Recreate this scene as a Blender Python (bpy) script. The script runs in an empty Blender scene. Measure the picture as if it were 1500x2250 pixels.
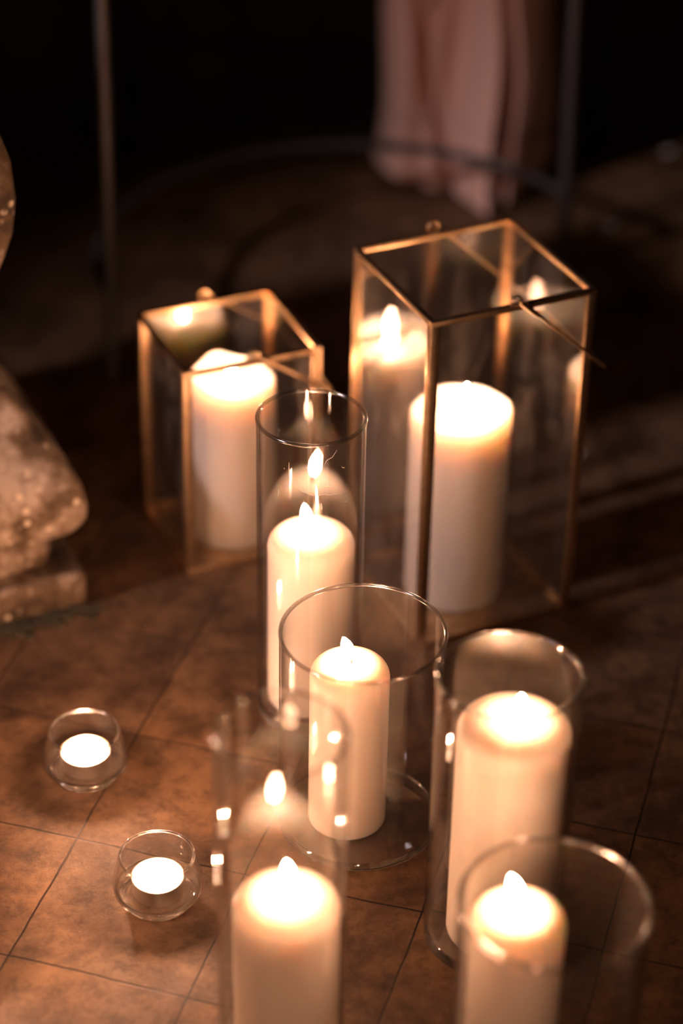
import bpy, bmesh, math, random
from mathutils import Vector, Matrix, noise

# ------------------------------------------------------------------ camera, world, lights
PHI, ROLL, FPX, CAM_H = math.radians(33.1916), math.radians(1.0914), 4880.79, 1.2
EXPOSURE = 0.12
FLAME_L = 275.0
COOL_W = 390.0
FLAME_COL = (1.0, 0.485, 0.275)

sc = bpy.context.scene
COL = sc.collection
cd = bpy.data.cameras.new('camera'); cam = bpy.data.objects.new('camera', cd); COL.objects.link(cam)
F = Vector((0, math.cos(PHI), -math.sin(PHI))); U = Vector((0, math.sin(PHI), math.cos(PHI))); R = Vector((1, 0, 0))
c_, s_ = math.cos(ROLL), math.sin(ROLL)
Rr, Ur = R * c_ + U * s_, U * c_ - R * s_
m = Matrix((Rr, Ur, -F)).transposed().to_4x4(); m.translation = (0, 0, CAM_H)
cam.matrix_world = m
cd.sensor_fit = 'VERTICAL'; cd.sensor_height = 36.0; cd.sensor_width = 24.0
cd.lens = FPX / 2250 * 36.0
cd.dof.use_dof = True; cd.dof.focus_distance = 1.74; cd.dof.aperture_fstop = 1.75
cd.clip_start = .02
sc.camera = cam
w = bpy.data.worlds.new('world'); sc.world = w; w.use_nodes = True
w.node_tree.nodes['Background'].inputs[0].default_value = (.55, .48, .5, 1)
w.node_tree.nodes['Background'].inputs[1].default_value = .0015
sc.view_settings.view_transform = 'Standard'; sc.view_settings.look = 'None'
sc.view_settings.exposure = EXPOSURE; sc.view_settings.gamma = 1
sc.view_settings.use_curve_mapping = False
sc.cycles.transparent_max_bounces = 40
sc.cycles.max_bounces = 14; sc.cycles.transmission_bounces = 14; sc.cycles.glossy_bounces = 8
sc.cycles.sample_clamp_indirect = 60.0
sc.cycles.use_denoising = True

def candle_fill(loc, power):
    d = bpy.data.lights.new('added_candle_fill', 'POINT'); d.energy = power; d.shadow_soft_size = .012; d.color = FLAME_COL
    o = bpy.data.objects.new('added_candle_fill', d); COL.objects.link(o); o.location = loc
candle_fill((-.30, .80, .24), .6)      # added warm lights, standing in for unseen candles on the camera side
candle_fill((.02, .72, .20), 1.5)
d = bpy.data.lights.new('far_room_lamp', 'SPOT'); d.energy = COOL_W; d.color = (1.0, .76, .78); d.shadow_soft_size = .14
d.spot_size = math.radians(17); d.spot_blend = .9
o = bpy.data.objects.new('far_room_lamp', d); COL.objects.link(o); o.location = (-3.4, -.15, 2.5)
o.rotation_euler = (Vector((.44, 2.16, 0)) - o.location).to_track_quat('-Z', 'Y').to_euler()

# ------------------------------------------------------------------ materials
def nodes(name):
    mt = bpy.data.materials.new(name); mt.use_nodes = True
    nt = mt.node_tree; nt.nodes.clear()
    out = nt.nodes.new('ShaderNodeOutputMaterial')
    return mt, nt, out
def N(nt, typ, **kw):
    n = nt.nodes.new(typ)
    for k, v in kw.items(): setattr(n, k, v)
    return n
def principled(name, col, rough=.5, metal=0, **kw):
    mt, nt, out = nodes(name); b = N(nt, 'ShaderNodeBsdfPrincipled'); nt.links.new(b.outputs[0], out.inputs[0])
    b.inputs['Base Color'].default_value = (*col, 1); b.inputs['Roughness'].default_value = rough
    b.inputs['Metallic'].default_value = metal
    for k, v in kw.items(): b.inputs[k].default_value = v
    return mt, nt, b
def ramp(nt, stops, interp='LINEAR'):
    r = N(nt, 'ShaderNodeValToRGB'); r.color_ramp.interpolation = interp
    while len(r.color_ramp.elements) < len(stops): r.color_ramp.elements.new(.5)
    for e, (p, c) in zip(r.color_ramp.elements, stops):
        e.position = p; e.color = (*c, 1) if len(c) == 3 else (c[0],) * 3 + (1,)
    return r
def nse(nt, vec, scale, detail=6, rough=.6, dist=0.0):
    n = N(nt, 'ShaderNodeTexNoise'); n.inputs['Scale'].default_value = scale; n.inputs['Detail'].default_value = detail
    n.inputs['Roughness'].default_value = rough; n.inputs['Distortion'].default_value = dist
    nt.links.new(vec, n.inputs['Vector']); return n
def mixc(nt, a, b, fac, mode='MIX'):
    mx = N(nt, 'ShaderNodeMix', data_type='RGBA', blend_type=mode)
    for sock, v in ((mx.inputs[6], a), (mx.inputs[7], b), (mx.inputs[0], fac)):
        if isinstance(v, (int, float)): sock.default_value = v
        elif isinstance(v, tuple): sock.default_value = (*v, 1)
        else: nt.links.new(v, sock)
    return mx.outputs[2]
def bump(nt, bsdf, height, strength, dist=.002):
    b = N(nt, 'ShaderNodeBump'); b.inputs['Strength'].default_value = strength; b.inputs['Distance'].default_value = dist
    nt.links.new(height, b.inputs['Height']); nt.links.new(b.outputs[0], bsdf.inputs['Normal'])

WAX, nt, b = principled('candle_wax', (.93, .85, .75), .42)
b.inputs['Subsurface Weight'].default_value = 1.0
b.inputs['Subsurface Radius'].default_value = (1.0, .8, .65); b.inputs['Subsurface Scale'].default_value = .018
b.inputs['Specular IOR Level'].default_value = .35
tc = N(nt, 'ShaderNodeTexCoord'); n1 = nse(nt, tc.outputs['Object'], 55, 4); bump(nt, b, n1.outputs[0], .12, .001)

FLAME, nt, out = nodes('flame_glow')
em = N(nt, 'ShaderNodeEmission'); em.inputs[0].default_value = (*FLAME_COL, 1); em.inputs[1].default_value = FLAME_L
nt.links.new(em.outputs[0], out.inputs[0])
TEA_FLAME, nt, out = nodes('tealight_flame_glow')
em = N(nt, 'ShaderNodeEmission'); em.inputs[0].default_value = (*FLAME_COL, 1); em.inputs[1].default_value = FLAME_L * 9.5
nt.links.new(em.outputs[0], out.inputs[0])
WICK, _, _ = principled('charred_wick', (.02, .015, .012), .9)

def thin_glass(name, dust=0.0, tint=(.985, .985, .985), f0=.075, pw=4.2):
    """clear wall glass: mirrors more at grazing angles, a little dust catches light"""
    mt, nt, out = nodes(name)
    lw = N(nt, 'ShaderNodeLayerWeight'); lw.inputs['Blend'].default_value = .5
    p = N(nt, 'ShaderNodeMath', operation='POWER'); nt.links.new(lw.outputs['Facing'], p.inputs[0]); p.inputs[1].default_value = pw
    a = N(nt, 'ShaderNodeMath', operation='MULTIPLY_ADD'); nt.links.new(p.outputs[0], a.inputs[0]); a.inputs[1].default_value = .93; a.inputs[2].default_value = f0
    tr = N(nt, 'ShaderNodeBsdfTransparent'); tr.inputs[0].default_value = (*tint, 1)
    gl = N(nt, 'ShaderNodeBsdfGlossy'); gl.inputs['Roughness'].default_value = 0.0
    mx = N(nt, 'ShaderNodeMixShader'); nt.links.new(a.outputs[0], mx.inputs[0])
    nt.links.new(tr.outputs[0], mx.inputs[1]); nt.links.new(gl.outputs[0], mx.inputs[2])
    if dust:
        tc = N(nt, 'ShaderNodeTexCoord'); mp = N(nt, 'ShaderNodeMapping'); mp.inputs['Scale'].default_value = (1, 1, .35)
        nt.links.new(tc.outputs['Object'], mp.inputs['Vector'])
        n = nse(nt, mp.outputs[0], 26, 8, .65, .8)
        r = ramp(nt, [(.47, (0,)), (.74, (1,))]); nt.links.new(n.outputs[0], r.inputs[0])
        mu = N(nt, 'ShaderNodeMath', operation='MULTIPLY_ADD'); nt.links.new(r.outputs[0], mu.inputs[0]); mu.inputs[1].default_value = dust; mu.inputs[2].default_value = dust * .08
        df = N(nt, 'ShaderNodeBsdfDiffuse'); df.inputs[0].default_value = (.9, .87, .82, 1)
        tl = N(nt, 'ShaderNodeBsdfTranslucent'); tl.inputs[0].default_value = (.9, .87, .82, 1)
        m2 = N(nt, 'ShaderNodeMixShader'); m2.inputs[0].default_value = .5
        nt.links.new(df.outputs[0], m2.inputs[1]); nt.links.new(tl.outputs[0], m2.inputs[2])
        m3 = N(nt, 'ShaderNodeMixShader'); nt.links.new(mu.outputs[0], m3.inputs[0])
        nt.links.new(mx.outputs[0], m3.inputs[1]); nt.links.new(m2.outputs[0], m3.inputs[2])
        mx = m3
    nt.links.new(mx.outputs[0], out.inputs[0])
    return mt
WALL_GLASS = thin_glass('clear_vase_glass', .004)
PANE_GLASS = thin_glass('dusty_pane_glass', .05, f0=.10)
BOWL_GLASS = thin_glass('clear_bowl_glass', .006, f0=.07, pw=3.2)
SOLID, nt, out = nodes('solid_glass')
g = N(nt, 'ShaderNodeBsdfGlass'); g.inputs['IOR'].default_value = 1.5; g.inputs['Roughness'].default_value = .01
g.inputs['Color'].default_value = (.97, .97, .96, 1)
g2 = N(nt, 'ShaderNodeBsdfGlossy'); g2.inputs['Roughness'].default_value = .09
mx = N(nt, 'ShaderNodeMixShader'); mx.inputs[0].default_value = .035; nt.links.new(g.outputs[0], mx.inputs[1]); nt.links.new(g2.outputs[0], mx.inputs[2]); nt.links.new(mx.outputs[0], out.inputs[0])
RIM, nt, out = nodes('fire_polished_rim_glass')
lw = N(nt, 'ShaderNodeLayerWeight'); lw.inputs['Blend'].default_value = .35
a = N(nt, 'ShaderNodeMath', operation='MULTIPLY_ADD'); nt.links.new(lw.outputs['Facing'], a.inputs[0]); a.inputs[1].default_value = .45; a.inputs[2].default_value = .20
tr = N(nt, 'ShaderNodeBsdfTransparent'); tr.inputs[0].default_value = (.93, .92, .9, 1)
gl = N(nt, 'ShaderNodeBsdfGlossy'); gl.inputs['Roughness'].default_value = .14
mx = N(nt, 'ShaderNodeMixShader'); nt.links.new(a.outputs[0], mx.inputs[0]); nt.links.new(tr.outputs[0], mx.inputs[1]); nt.links.new(gl.outputs[0], mx.inputs[2]); nt.links.new(mx.outputs[0], out.inputs[0])

BRASS, nt, b = principled('aged_brass', (.72, .46, .21), .36, 1.0)
tc = N(nt, 'ShaderNodeTexCoord'); n = nse(nt, tc.outputs['Object'], 60, 6)
r = ramp(nt, [(.3, (.42, .29, .17)), (.6, (.76, .56, .35))]); nt.links.new(n.outputs[0], r.inputs[0]); nt.links.new(r.outputs[0], b.inputs['Base Color'])
r2 = ramp(nt, [(.3, (.5,)), (.7, (.3,))]); nt.links.new(n.outputs[0], r2.inputs[0]); nt.links.new(r2.outputs[0], b.inputs['Roughness'])
ALU, _, _ = principled('tealight_aluminium', (.30, .24, .19), .42, 1.0)
IRON, nt, b = principled('dark_iron', (.065, .062, .066), .45, .3)
tc = N(nt, 'ShaderNodeTexCoord'); n = nse(nt, tc.outputs['Object'], 90, 5); bump(nt, b, n.outputs[0], .35, .001)

# terracotta floor: square tiles, worn and stained
FLOOR, nt, b = principled('terracotta_tiles', (.3, .13, .07), .5)
tc = N(nt, 'ShaderNodeTexCoord')
mp = N(nt, 'ShaderNodeMapping', vector_type='TEXTURE')
mp.inputs['Rotation'].default_value = (0, 0, math.radians(-15.6))
nt.links.new(tc.outputs['Object'], mp.inputs['Vector'])
add = N(nt, 'ShaderNodeVectorMath', operation='ADD'); nt.links.new(mp.outputs[0], add.inputs[0])
add.inputs[1].default_value = (.5625 + .143 * 20, -1.242 + .1385 * 20, 0)
wob = nse(nt, tc.outputs['Object'], 7, 3)
sub = N(nt, 'ShaderNodeVectorMath', operation='MULTIPLY_ADD'); nt.links.new(wob.outputs[1], sub.inputs[0])
sub.inputs[1].default_value = (.008, .008, 0); sub.inputs[2].default_value = (-.004, -.004, 0)
add2 = N(nt, 'ShaderNodeVectorMath', operation='ADD'); nt.links.new(add.outputs[0], add2.inputs[0]); nt.links.new(sub.outputs[0], add2.inputs[1])
bk = N(nt, 'ShaderNodeTexBrick', offset=0.0, squash=1.0)
nt.links.new(add2.outputs[0], bk.inputs['Vector'])
for k, v in (('Scale', 1.0), ('Mortar Size', .0010), ('Mortar Smooth', .35), ('Bias', 0.0), ('Brick Width', .143), ('Row Height', .1385)):
    bk.inputs[k].default_value = v
bk.inputs['Color1'].default_value = (.31, .175, .080, 1); bk.inputs['Color2'].default_value = (.22, .135, .075, 1); bk.inputs['Mortar'].default_value = (.03, .018, .012, 1)
nA = nse(nt, tc.outputs['Object'], 9.5, 10, .72, .3)
rA = ramp(nt, [(.37, (.26, .22, .20)), (.50, (.70, .66, .64)), (.63, (1.1, 1.06, 1.02))]); nt.links.new(nA.outputs[0], rA.inputs[0])
c1 = mixc(nt, bk.outputs[0], rA.outputs[0], .9, 'MULTIPLY')
nB = nse(nt, tc.outputs['Object'], 48, 10, .8)
rB = ramp(nt, [(.38, (.28, .25, .23)), (.54, (1, 1, 1))]); nt.links.new(nB.outputs[0], rB.inputs[0])
c2 = mixc(nt, c1, rB.outputs[0], .75, 'MULTIPLY')
nC = nse(nt, tc.outputs['Object'], 120, 4, .7)
rC = ramp(nt, [(.66, (0,)), (.74, (1,))]); nt.links.new(nC.outputs[0], rC.inputs[0])
c3 = mixc(nt, c2, (.05, .03, .02), rC.outputs[0])
nt.links.new(c3, b.inputs['Base Color'])
rr = ramp(nt, [(.35, (.62,)), (.7, (.38,))]); nt.links.new(nA.outputs[0], rr.inputs[0]); nt.links.new(rr.outputs[0], b.inputs['Roughness'])
hm = mixc(nt, nB.outputs[0], (0, 0, 0), bk.outputs[1]); bump(nt, b, hm, .5, .0025)

STONE, nt, b = principled('weathered_stone', (.4, .33, .25), .85)
tc = N(nt, 'ShaderNodeTexCoord')
s1 = nse(nt, tc.outputs['Object'], 22, 8, .65); r1 = ramp(nt, [(.38, (.05, .033, .018)), (.48, (.14, .095, .055)), (.55, (.27, .21, .155)), (.64, (.46, .39, .31))])
nt.links.new(s1.outputs[0], r1.inputs[0])
vo = N(nt, 'ShaderNodeTexVoronoi'); vo.inputs['Scale'].default_value = 75; nt.links.new(tc.outputs['Object'], vo.inputs['Vector'])
rv = ramp(nt, [(.18, (1,)), (.3, (0,))]); nt.links.new(vo.outputs['Distance'], rv.inputs[0])
s2 = nse(nt, tc.outputs['Object'], 30, 3); r2 = ramp(nt, [(.5, (0,)), (.6, (1,))]); nt.links.new(s2.outputs[0], r2.inputs[0])
fm = mixc(nt, rv.outputs[0], r2.outputs[0], 1.0, 'MULTIPLY')
cc = mixc(nt, r1.outputs[0], (.72, .62, .48), fm); nt.links.new(cc, b.inputs['Base Color']); bump(nt, b, s1.outputs[0], .6, .006)

CLOTH, nt, b = principled('pale_pink_satin', (.80, .50, .39), .5)
b.inputs['Sheen Weight'].default_value = .3
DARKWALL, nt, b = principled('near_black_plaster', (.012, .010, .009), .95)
FLECK, _, _ = principled('pale_fleck', (.8, .74, .7), .6)
MOSS, _, _ = principled('dark_dry_moss', (.07, .06, .03), .95)

# ------------------------------------------------------------------ mesh helpers
def link(name, bm, mat, parent=None, smooth=True, sharp=40):
    me = bpy.data.meshes.new(name)
    bmesh.ops.recalc_face_normals(bm, faces=bm.faces)
    bm.to_mesh(me); bm.free(); me.materials.append(mat)
    if smooth:
        me.polygons.foreach_set('use_smooth', [True] * len(me.polygons)); me.set_sharp_from_angle(angle=math.radians(sharp))
    o = bpy.data.objects.new(name, me); COL.objects.link(o); o.parent = parent
    return o
def thing(name, label, cat, loc, rz=0, group=None):
    o = bpy.data.objects.new(name, None); o.empty_display_size = .02; COL.objects.link(o); o.location = loc; o.rotation_euler = (0, 0, rz)
    o['label'] = label; o['category'] = cat
    if group: o['group'] = group
    return o
def tag(o, label, cat, group=None):
    o['label'] = label; o['category'] = cat
    if group: o['group'] = group
    return o
def lathe(prof, seg=96, closed=False, bm=None, fn=None):
    bm = bm or bmesh.new(); rings = []
    for (r, z) in prof:
        if r < 1e-6: rings.append([bm.verts.new((0, 0, z))])
        else:
            ring = []
            for k in range(seg):
                a = 2 * math.pi * k / seg
                rr_, zz = fn(r, z, a) if fn else (r, z)
                ring.append(bm.verts.new((rr_ * math.cos(a), rr_ * math.sin(a), zz)))
            rings.append(ring)
    pairs = list(zip(rings, rings[1:])) + ([(rings[-1], rings[0])] if closed else [])
    for A, B in pairs:
        for k in range(seg):
            j = (k + 1) % seg
            if len(A) == 1 and len(B) == 1: continue
            if len(A) == 1: bm.faces.new((A[0], B[k], B[j]))
            elif len(B) == 1: bm.faces.new((A[k], B[0], A[j]))
            else: bm.faces.new((A[k], B[k], B[j], A[j]))
    return bm
def arc(cx, cz, r, a0, a1, n):
    return [(cx + r * math.cos(math.radians(a0 + (a1 - a0) * i / n)), cz + r * math.sin(math.radians(a0 + (a1 - a0) * i / n))) for i in range(n + 1)]
def box(bm, x0, x1, y0, y1, z0, z1, bev=0):
    r = bmesh.ops.create_cube(bm, size=1)
    for v in r['verts']:
        v.co = ((x0 + x1) / 2 + v.co.x * (x1 - x0), (y0 + y1) / 2 + v.co.y * (y1 - y0), (z0 + z1) / 2 + v.co.z * (z1 - z0))
    if bev:
        es = list({e for v in r['verts'] for e in v.link_edges})
        bmesh.ops.bevel(bm, geom=es, offset=bev, segments=2, affect='EDGES', profile=.5)
def tube(bm, pts, rad, seg=12, caps=True):
    pts = [Vector(p) for p in pts]; rings = []
    nrm = None
    for i, p in enumerate(pts):
        t = (pts[min(i + 1, len(pts) - 1)] - pts[max(i - 1, 0)]).normalized()
        if nrm is None: nrm = t.orthogonal().normalized()
        nrm = (nrm - t * nrm.dot(t)).normalized(); bn = t.cross(nrm)
        r = rad[i] if isinstance(rad, (list, tuple)) else rad
        rings.append([bm.verts.new(p + (nrm * math.cos(2 * math.pi * k / seg) + bn * math.sin(2 * math.pi * k / seg)) * r) for k in range(seg)])
    for A, B in zip(rings, rings[1:]):
        for k in range(seg): bm.faces.new((A[k], A[(k + 1) % seg], B[(k + 1) % seg], B[k]))
    if caps: bm.faces.new(rings[0][::-1]); bm.faces.new(rings[-1])

# ------------------------------------------------------------------ setting
bm = bmesh.new(); box(bm, -3, 3, -.6, 3.6, -.05, 0)
f = link('floor', bm, FLOOR, smooth=False); f['kind'] = 'structure'
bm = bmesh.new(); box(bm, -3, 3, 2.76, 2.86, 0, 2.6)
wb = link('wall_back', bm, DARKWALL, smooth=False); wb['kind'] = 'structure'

# ------------------------------------------------------------------ candles
def flame(parent, base, tip, rad, name='flame', mat=None):
    """a teardrop from base to tip, in the parent's frame"""
    b0, t0 = Vector(base), Vector(tip); L = (t0 - b0).length
    prof = [(0, 0), (.42, .04), (.72, .13), (.92, .26), (1, .40), (.97, .53), (.84, .66), (.62, .79), (.36, .90), (.15, .97), (0, 1)]
    bm = lathe([(r * rad, z * L) for r, z in prof], 12)
    q = Vector((0, 0, 1)).rotation_difference(t0 - b0).to_matrix().to_4x4()
    bmesh.ops.transform(bm, matrix=Matrix.Translation(b0) @ q, verts=bm.verts)
    return link(name, bm, mat or FLAME, parent)
def candle(loc, r, h, flame_base, flame_tip, label, dome=.008, flat=False, frad=.0050, seed=0, lip=None, group='lit pillar candles'):
    x, y, z = loc
    t = thing('pillar_candle', label, 'candle', loc, 0, group)
    rnd = random.Random(seed)
    if flat:   # burnt down: a raised uneven lip round a sunken melted pool
        prof = [(0, 0), (r - .002, 0)] + arc(r - .002, .002, .002, -90, 0, 3) + [(r, h * k) for k in (.2, .4, .6, .8)] + \
               arc(r - .002, h - .002, .002, 0, 180, 6)[0:] + [(r - .0055, h - .005), (r - .010, h - .0085), (r * .55, h - .0095), (0, h - .0095)]
        ph = rnd.uniform(0, 6)
        def fn(rr_, zz, a):
            k = max(0, (zz - h * .85) / (h * .15))
            if rr_ > r * .8: zz += k * (.0022 * math.sin(a + ph) + .0010 * math.sin(3 * a + ph * 2) + .0005 * math.sin(7 * a))
            if lip and rr_ > r * .86: zz += lip[1] * math.exp(-(((a - lip[0] + math.pi) % (2 * math.pi) - math.pi) / .38) ** 2) * k
            return rr_ * (1 + .008 * k * math.sin(2 * a + ph)), zz
        bm = lathe(prof, 96, fn=fn)
        top = h - .0095
    else:
        d = dome; e = .006
        prof = [(0, 0), (r - .003, 0)] + arc(r - .003, .003, .003, -90, 0, 3) + [(r, h * k) for k in (.2, .4, .6, .8)]
        for i in range(13):
            q = i / 12
            a = math.radians(90 * q)
            # super-elliptic shoulder running into the crown
            prof.append((r * (math.cos(a) ** .55 if q < 1 else .10), h - d * .9 + (d * 1.9) * (math.sin(a) ** .9 if q < 1 else 1)))
        zt = prof[-1][1]
        prof += [(r * .07, zt - .0015), (0, zt - .002)]
        bm = lathe(prof, 96)
        top = zt - .002
    link('wax_body', bm, WAX, t, sharp=60)
    fb = Vector(flame_base) - Vector(loc); ft = Vector(flame_tip) - Vector(loc)
    bm = bmesh.new(); k0 = Vector((fb.x * .5, fb.y, top - .002))
    tube(bm, [k0, k0.lerp(fb, .6) + Vector((.0004, 0, 0)), Vector((fb.x, fb.y, max(fb.z, top) + .004))], .0008, 8)
    link('wick', bm, WICK, t)
    flame(t, (fb.x, fb.y, max(fb.z, top + .001)), ft, frad)
    return t

# ------------------------------------------------------------------ glass vases
def vase(loc, r, h, base_t, label, group='clear glass cylinder vases'):
    t = thing('cylinder_vase', label, 'vase', loc, 0, group)
    th = .0022
    bm = lathe([(r, .004), (r, h * .33), (r, h * .66), (r, h - .001), (r - th, h - .001), (r - th, h * .66), (r - th, h * .33), (r - th, .004)], 128, closed=True)
    link('glass_wall', bm, WALL_GLASS, t)
    bm = lathe([(r - th / 2 + .0017 * math.cos(a), h + .0017 * math.sin(a)) for a in [2 * math.pi * k / 12 for k in range(12)]], 128, closed=True)
    link('rim', bm, RIM, t)
    bt = base_t
    prof = [(0, .0015), (r * .55, .0009), (r - .006, .0002), (r - .002, .0006)] + [(r - .0002, .003), (r + .0001, bt * .6), (r - .0006, bt)] + \
           [(r - th - .0004, bt + .003), (r - th - .0014, bt + .0008), (r - th - .005, bt - .0002), (r * .5, bt), (0, bt)]
    bm = lathe(prof, 128, fn=lambda R_, Z_, a: (R_ + (.00025 * math.sin(40 * a + Z_ * 900) if R_ > r - .003 else 0), Z_))
    link('base', bm, SOLID, t, sharp=50)
    return t

SCRATCH, _, _ = principled('glass_scratch', (.9, .86, .8), .25)
def scratches(v, r):
    # hairline scratches on the front of the wall: angle round from the front, height
    lines = [[(-16, .2565), (-10, .2520), (-4, .2495), (4, .2475), (12, .2480), (20, .2470), (30, .2455), (42, .2450)],
             [(28, .2870), (24, .2820), (17, .2790), (13, .2730)], [(8, .2850), (2, .2790), (-6, .2710)],
             [(-22, .2760), (-22, .2640)], [(-34, .2480), (-35, .2400)], [(34, .2700), (38, .2680)], [(12, .2400), (13, .2340)], [(38, .2360), (43, .2350)],
             [(16, .2555), (22, .2545)], [(-28, .2700), (-27, .2685)]]
    bm = bmesh.new()
    for ln in lines:
        pts = []
        for (a0, z0), (a1, z1) in zip(ln, ln[1:]):
            for k in range(4):
                a = math.radians(a0 + (a1 - a0) * k / 4); z = z0 + (z1 - z0) * k / 4 + .0004 * math.sin(a0 * 3 + k * 2)
                pts.append((r * math.sin(a), -r * math.cos(a), z))
        a = math.radians(ln[-1][0]); pts.append((r * math.sin(a), -r * math.cos(a), ln[-1][1]))
        tube(bm, pts, [.00004 + .00018 * math.sin(math.pi * (i + .5) / len(pts)) for i in range(len(pts))], 6)
    link('scratches', bm, SCRATCH, v)
tall = vase((-.0254, 1.5234, 0), .0444, .2930, .0115, 'tall narrow glass cylinder vase with scratches, between the two brass lanterns')
scratches(tall, .0444)
vase((.0185, 1.3779, 0), .0648, .1883, .005, 'wide glass cylinder vase in the middle, its candle standing off-centre')
vase((.1211, 1.2487, 0), .0524, .2485, .008, 'glass cylinder vase at right, closely filled by a broad candle')
vase((-.0361, 1.1240, 0), .0445, .2930, .0115, 'tall narrow glass cylinder vase nearest the camera, blurred, at bottom centre')
vase((.1451, 1.0827, 0), .0639, .1880, .005, 'wide glass cylinder vase at the bottom right corner, blurred')

candle((-.0246, 1.5265, .0118), .0362, .1745 - .0118, (-.0272, 1.5265, .1860), (-.0307, 1.5255, .2100), 'lit pillar candle in the tall vase between the two lanterns, wick showing', seed=1)
candle((.0089, 1.3755, .0052), .0313, .1544 - .0052, (.0100, 1.3755, .1645), (.0030, 1.3750, .1860), 'lit pillar candle standing off-centre in the wide middle vase, flame leaning left', seed=2)
candle((.1270, 1.2475, .0082), .0414, .2043 - .0082, (.1305, 1.2465, .2150), (.1300, 1.2464, .2340), 'broad lit pillar candle almost filling the right-hand vase', seed=3)
candle((-.0322, 1.1225, .0118), .0368, .1475 - .0118, (-.0300, 1.1220, .1590), (-.0325, 1.1220, .1850), 'lit pillar candle in the blurred tall vase at bottom centre', seed=4)
candle((.1243, 1.1000, .0052), .0321, .1590 - .0052, (.1245, 1.1000, .1700), (.1165, 1.0995, .1960), 'lit pillar candle in the blurred wide vase at the bottom right corner', seed=5)
candle((-.1036, 1.7950, .0042), .0396, .1741 - .0042, (-.1045, 1.7950, .1650), (-.1043, 1.7945, .1870), 'lit pillar candle with a melted flat top in the small brass lantern', flat=True, seed=6, lip=(math.radians(122), .0065))
candle((.1050, 1.7070, .0042), .0455, .1956 - .0042, (.1055, 1.7070, .1900), (.1090, 1.7065, .2225), 'lit pillar candle with a sunken melted top in the big brass lantern', flat=True, seed=8, frad=.0054)

# ------------------------------------------------------------------ brass lanterns
def lantern(loc, rz, a, b_, h, drop, reach, label):
    t = thing('brass_lantern', label, 'lantern', loc, rz, 'square brass and glass lanterns')
    A, B = a / 2, b_ / 2
    fl, th = .0085, .0014
    for sx in (-1, 1):
        for sy in (-1, 1):
            bm = bmesh.new()
            def bx(x0, x1, y0, y1, z0=.002, z1=h - .003, bv=.0005):
                xs = sorted((sx * x0, sx * x1)); ys = sorted((sy * y0, sy * y1)); box(bm, xs[0], xs[1], ys[0], ys[1], z0, z1, bv)
            bx(A - fl, A, B - th, B); bx(A - th, A, B - fl, B - th)
            bx(A - fl + .001, A - th, B - th - .0035, B - th - .0027); bx(A - th - .0035, A - th - .0027, B - fl + .001, B - th - .0036)   # inner channel lips holding the glass
            link('corner_post', bm, BRASS, t)
    for (z0, z1, nm, ww) in ((h - .0055, h, 'top_rail', .0052), (.0, .0075, 'bottom_rail', .0052)):
        for s in (-1, 1):
            bm = bmesh.new(); ys = sorted((s * (B + .0004), s * (B - ww))); box(bm, -A, A, ys[0], ys[1], z0, z1, .0009); link(nm, bm, BRASS, t)
            bm = bmesh.new(); xs = sorted((s * (A + .0004), s * (A - ww))); box(bm, xs[0], xs[1], -B + ww, B - ww, z0, z1, .0009); link(nm, bm, BRASS, t)
    bm = bmesh.new(); box(bm, -A + .002, A - .002, -B + .002, B - .002, .0012, .0038, .0004); link('base_plate', bm, BRASS, t)
    for s in (-1, 1):
        bm = bmesh.new(); ys = sorted((s * (B - .0018), s * (B - .0038))); box(bm, -A + .002, A - .002, ys[0], ys[1], .006, h - .005); link('glass_pane', bm, PANE_GLASS, t, False)
        bm = bmesh.new(); xs = sorted((s * (A - .0018), s * (A - .0038))); box(bm, xs[0], xs[1], -B + .004, B - .004, .006, h - .005); link('glass_pane', bm, PANE_GLASS, t, False)
    # bail handle folded down over the far right side, hooked through two rings
    for s in (-1, 1):
        bm = bmesh.new(); c = Vector((0, s * (B + .0005), h + .0042))
        pts = [c + Vector((.0050 * math.cos(q), .0012 * math.sin(q * .5), .0050 * math.sin(q))) for q in [2 * math.pi * k / 20 for k in range(21)]]
        tube(bm, pts, .0011, 8); link('handle_ring', bm, BRASS, t)
    bm = bmesh.new(); Y = B + .004; z0 = h + .004
    def hook(s):
        return [(-.003, s * (B - .001), z0 + .001), (-.0035, s * (B + .002), z0 + .0028), (-.0005, s * Y, z0 + .0034), (.004, s * Y, z0)]
    e = (A + reach, h - drop)
    pts = hook(-1) + [(.004 + (e[0] - .004) * k, -Y, z0 + (e[1] - z0) * k) for k in (.33, .66, .96)] + [(e[0], -Y + .003, e[1])] + \
          [(e[0], Y * k, e[1]) for k in (-.6, 0, .6)] + [(e[0], Y - .003, e[1])] + [(.004 + (e[0] - .004) * k, Y, z0 + (e[1] - z0) * k) for k in (.96, .66, .33)] + hook(1)[::-1]
    tube(bm, pts, .0016, 10); hd = link('handle', bm, BRASS, t)
    for s in (-1, 1):
        bm = bmesh.new(); v0 = Vector((.002, s * Y, z0 + .001)); v1 = Vector((e[0], s * Y, e[1]))
        tube(bm, [v0, v0 + (v1 - v0) * .12, v0 + (v1 - v0) * .2], [.0024, .0026, .0022], 10); link('sleeve', bm, BRASS, hd)
    return t
lantern((.1092, 1.7104, 0), math.radians(25.28), .1564, .1521, .3346, .078, .014, 'large tall square brass lantern with glass sides, handle folded down')
lantern((-.1072, 1.8018, 0), math.radians(23.67), .1339, .1257, .2195, .046, .010, 'small square brass lantern with glass sides, left of the large one')

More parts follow.
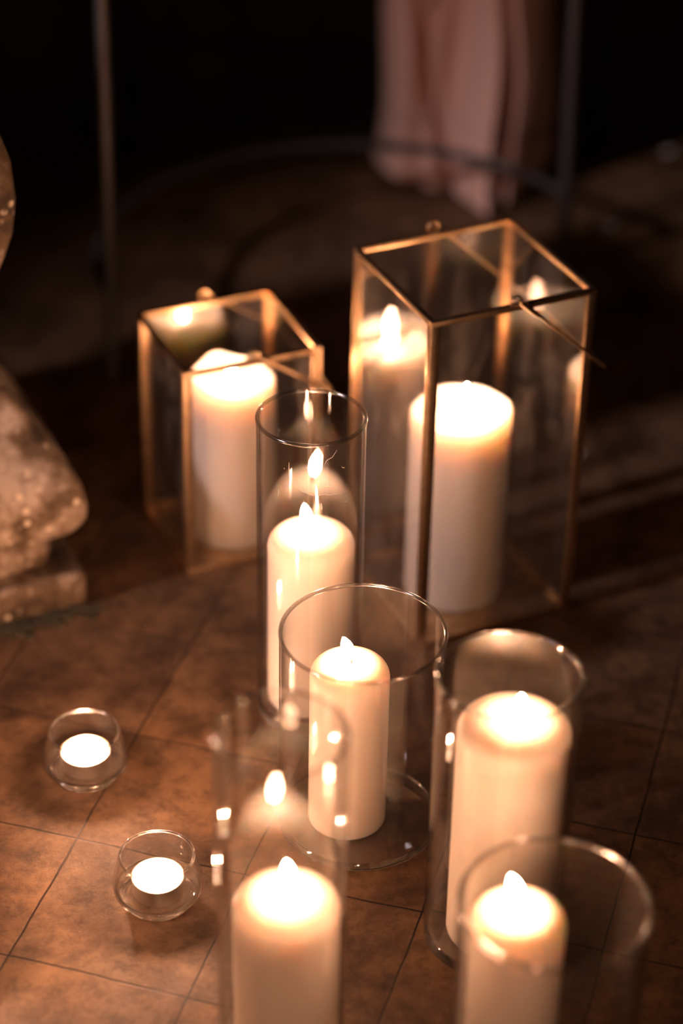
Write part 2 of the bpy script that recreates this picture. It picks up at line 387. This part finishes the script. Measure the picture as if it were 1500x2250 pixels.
# ------------------------------------------------------------------ tealights in glass votives
def votive(loc, flame_off, label_v, label_t):
    t = thing('votive_holder', label_v, 'candle holder', loc, 0, 'small round glass votive holders')
    def P(z):  # outer radius of the bowl by height
        pts = [(.010, .0300), (.0125, .0335), (.017, .0350), (.022, .0347), (.030, .0330), (.038, .0308), (.0445, .0293)]
        for (z0, r0), (z1, r1) in zip(pts, pts[1:]):
            if z <= z1: return r0 + (r1 - r0) * (z - z0) / (z1 - z0)
        return pts[-1][1]
    zs = [.010 + (.0445 - .010) * k / 14 for k in range(15)]
    prof = [(P(z), z) for z in zs] + [(P(z) - .0018, z) for z in reversed(zs[1:])] + [(.028, .0105)]
    link('bowl', lathe(prof, 96, closed=True), BOWL_GLASS, t, sharp=60)
    link('rim', lathe([(.0284 + .0013 * math.cos(a), .0446 + .0013 * math.sin(a)) for a in [2 * math.pi * k / 10 for k in range(10)]], 96, closed=True), RIM, t)
    link('base', lathe([(0, .002), (.015, .0014), (.0245, .0004), (.0262, .0012), (.0270, .004), (.0282, .0075), (.0318, .0108), (.0330, .0132), (.0318, .0136), (.0275, .0092), (.022, .0086), (0, .0086)], 96,
               fn=lambda R_, Z_, a: (R_ * (1 + (.006 * math.sin(14 * a) if .002 < Z_ < .009 and R_ > .02 else 0)), Z_)), SOLID, t, sharp=50)
    for nm, rr0, z0, t0 in (('foot_edge', .0264, .0022, .0011), ('shoulder_edge', .0330, .0118, .0011)):
        link(nm, lathe([(rr0 + t0 * math.cos(a), z0 + t0 * math.sin(a)) for a in [2 * math.pi * k / 10 for k in range(10)]], 96, closed=True), RIM, t)
    c = thing('tealight', label_t, 'candle', (loc[0], loc[1], loc[2] + .0090), 0, 'lit tealights')
    link('cup', lathe([(0, 0), (.0192, 0), (.0200, .0008), (.0204, .0150), (.0206, .0155), (.0200, .0155), (.0197, .0148), (.0190, .0020), (0, .0012)], 64), ALU, c, sharp=40)
    link('wax', lathe([(0, .0016), (.0188, .0022), (.0196, .0142), (.0190, .0140), (.012, .0136), (.003, .0134), (0, .0136)], 64), WAX, c)
    bm = bmesh.new(); tube(bm, [(0, 0, .0125), (.0002, 0, .0180), (.0004, 0, .0215)], .0006, 8); link('wick', bm, WICK, c)
    flame(c, (.0003, 0, .0205), (.0003 + flame_off, 0, .0292), .0034, mat=TEA_FLAME)
votive((-.2082, 1.4290, 0), -.0008, 'glass votive holder in the upper left of the tile floor, beside the stone base', 'tealight glowing in the votive holder nearer the stone base')
votive((-.1365, 1.2800, 0), .0004, 'glass votive holder at lower left, nearest the tall blurred vase', 'tealight glowing in the votive holder near the blurred vase')
votive((-.2862, 1.2170, 0), .0005, 'glass votive holder cut off by the left edge of the photo', 'tealight in the votive holder cut off by the left edge')

# ------------------------------------------------------------------ carved stone base at the left
def stone():
    t = thing('stone_pedestal', 'weathered carved stone pedestal base, partly out of view at the left', 'pedestal', (-.232, 1.67, 0))
    u1, u2 = Vector((-.906, -.423, 0)), Vector((-.420, .907, 0)); S = .40
    def loft(levels, name, rc, segc=8):
        bm = bmesh.new(); rings = []
        for d, z in levels:
            ring = []; r = rc
            x0, x1 = d, S - d
            for (cx, cy, a0) in ((x0 + r, x0 + r, 180), (x1 - r, x0 + r, 270), (x1 - r, x1 - r, 0), (x0 + r, x1 - r, 90)):
                for k in range(segc + 1):
                    a = math.radians(a0 + 90 * k / segc)
                    px, py = cx + r * math.cos(a), cy + r * math.sin(a)
                    ring.append((px, py))
            # densify straight sides
            dense = []
            for i, p in enumerate(ring):
                q = ring[(i + 1) % len(ring)]; L = math.hypot(q[0] - p[0], q[1] - p[1]); n = max(1, int(L / .012))
                for k in range(n): dense.append((p[0] + (q[0] - p[0]) * k / n, p[1] + (q[1] - p[1]) * k / n))
            rings.append((dense, z))
        n = max(len(r[0]) for r in rings)
        allr = []
        for dense, z in rings:
            m_ = len(dense); vs = []
            for i in range(n):
                f_ = i * m_ / n; i0 = int(f_) % m_; i1 = (i0 + 1) % m_; w_ = f_ - int(f_)
                px = dense[i0][0] * (1 - w_) + dense[i1][0] * w_; py = dense[i0][1] * (1 - w_) + dense[i1][1] * w_
                P = u1 * px + u2 * py + Vector((0, 0, z))
                P += noise.noise_vector(P * 28) * .0016 + noise.noise_vector(P * 90) * .0007
                if z <= 0: P.z = 0
                vs.append(bm.verts.new(P))
            allr.append(vs)
        for A_, B_ in zip(allr, allr[1:]):
            for k in range(n): bm.faces.new((A_[k], A_[(k + 1) % n], B_[(k + 1) % n], B_[k]))
        bm.faces.new(allr[0][::-1]); bm.faces.new(allr[-1])
        return link(name, bm, STONE, t, sharp=60)
    loft([(.001, 0), (.0, .010), (.0, .022), (.0, .031), (.002, .0345), (.008, .036), (.03, .037)], 'plinth', .007)
    loft([(.024, .034), (.022, .044), (.021, .052), (.0205, .060), (.0215, .066)], 'neck', .02)
    loft([(.030, .0640), (.0173, .070), (.006, .077), (.0005, .086), (-.0030, .096), (-.0040, .106), (-.0038, .116), (-.0016, .1295), (.0060, .144), (.0149, .1575), (.0265, .177), (.0385, .197), (.0490, .2168), (.0545, .2392),
          (.0560, .27), (.0540, .30), (.0480, .325), (.0410, .345), (.0345, .367), (.0314, .401), (.0327, .434), (.0402, .460), (.052, .49), (.06, .52)], 'moulded_shaft', .009)
stone()

# moss and grit round the plinth's foot
bm = bmesh.new(); rnd = random.Random(4)
for k in range(420):
    f_ = rnd.random() ** .7; p = Vector((-.232, 1.67, 0)) + Vector((-.906, -.423, 0)) * (f_ * .2 - .012) + Vector((.42, -.907, 0)) * (abs(rnd.gauss(0, .011)) - .001 + .002)
    s = rnd.uniform(.0012, .0038)
    r = bmesh.ops.create_icosphere(bm, subdivisions=1, radius=s)
    for v in r['verts']: v.co = Vector((v.co.x * rnd.uniform(.8, 1.6), v.co.y * rnd.uniform(.8, 1.4), v.co.z * .7)) + p + Vector((0, 0, s * .45))
ms = link('moss', bm, MOSS); tag(ms, 'dark moss and grit along the foot of the stone pedestal', 'moss'); ms['kind'] = 'stuff'

# ------------------------------------------------------------------ dark metal stand behind
st = thing('metal_stand', 'dark metal stand with two thin upright poles and a curved rail', 'stand', (.015, 2.2, 0))
def P3(x, y, z): return (x - .015, y - 2.2, z)
for (b0, t0, r) in (((-.251, 2.101), (-.238, 2.09), .0068), ((.257, 2.375), (.232, 2.36), .0075)):
    bm = bmesh.new(); tube(bm, [P3(b0[0] + (t0[0] - b0[0]) * k, b0[1] + (t0[1] - b0[1]) * k, .95 * k) for k in (0, .25, .5, .75, 1)], r, 20)
    link('pole', bm, IRON, st)
cx, cy, Rr_ = .015, 2.207, .287
a0 = math.degrees(math.atan2(2.101 - cy, -.251 - cx)) % 360; a1 = math.degrees(math.atan2(2.372 - cy, .254 - cx))
bm = bmesh.new()
tube(bm, [P3(cx + Rr_ * math.cos(math.radians(a)), cy + Rr_ * math.sin(math.radians(a)), .1) for a in [a1 + (a0 - a1) * k / 60 for k in range(61)]], .0060, 12)
link('curved_rail', bm, IRON, st)

# ------------------------------------------------------------------ hanging satin cloth
def cloth():
    bm = bmesh.new(); nu, nv = 220, 70; grid = []
    for j in range(nv + 1):
        v = j / nv; z = .004 + .85 * v ** 1.3
        row = []
        for i in range(nu + 1):
            u = i / nu
            low = math.exp(-z / .10)
            x = .043 + (.213 - .0) * u + .004 * math.sin(z * 20 + u * 6)
            y = 2.585 + .055 * math.exp(-((u - .665 - .03 * math.sin(z * 11)) / .035) ** 2) + .022 * math.exp(-((u - .10 - .9 * max(0, .34 - z)) / .03) ** 2) * (1 if z < .34 else math.exp(-(z - .34) * 12))
            y += .007 * math.sin(u * 15 + z * 5) + .004 * math.sin(u * 37 - z * 9) + .012 * math.cos((u - .3) * 9) + .035 * min(1, z / .35) * math.exp(-((u - .38) / .2) ** 2)
            y -= low * (.07 * math.exp(-((u - .62) / .14) ** 2) + .012)
            y += .08 * (abs(u - .5) * 2) ** 8
            x += low * .02 * (u - .5)
            zz = z + .02 * low * (1 - math.exp(-((u - .45) / .4) ** 2))
            row.append(bm.verts.new((x, y, zz)))
        grid.append(row)
    for A_, B_ in zip(grid, grid[1:]):
        for k in range(nu): bm.faces.new((A_[k], A_[k + 1], B_[k + 1], B_[k]))
    o = link('satin_drape', bm, CLOTH, sharp=180)
    sd = o.modifiers.new('thickness', 'SOLIDIFY'); sd.thickness = .0012
    tag(o, 'pale pink satin cloth hanging in loose folds to the floor behind the metal stand', 'cloth')
cloth()

# ------------------------------------------------------------------ pale flecks on the floor
for (x, y, s, lab) in ((.3233, 2.4886, .0058, 'pale petal on the dark floor right of the metal stand'),
                       (.4200, 2.7152, .0075, 'pale petal at the far right edge, farthest back on the floor'),
                       (.0270, 1.7366, .0024, 'tiny pale petal on the floor between the two lanterns'),
                       (.2450, 1.9500, .0030, 'tiny pale petal on the floor behind the large lantern')):
    bm = bmesh.new(); rings = []
    bm2 = lathe([(0, 0.0006), (s * .5, .0003), (s, .0011), (s * .97, .0016), (s * .5, .0011), (0, .0013)], 20, fn=lambda R_, Z_, a: (R_ * (1 + .18 * math.cos(a) + .1 * math.sin(2 * a)), Z_ + .0006 * math.sin(a + 1) * (R_ / s)))
    bm.free(); o = link('fleck', bm2, FLECK); o.location = (x, y, 0); tag(o, lab, 'fleck', 'pale flecks scattered on the floor')
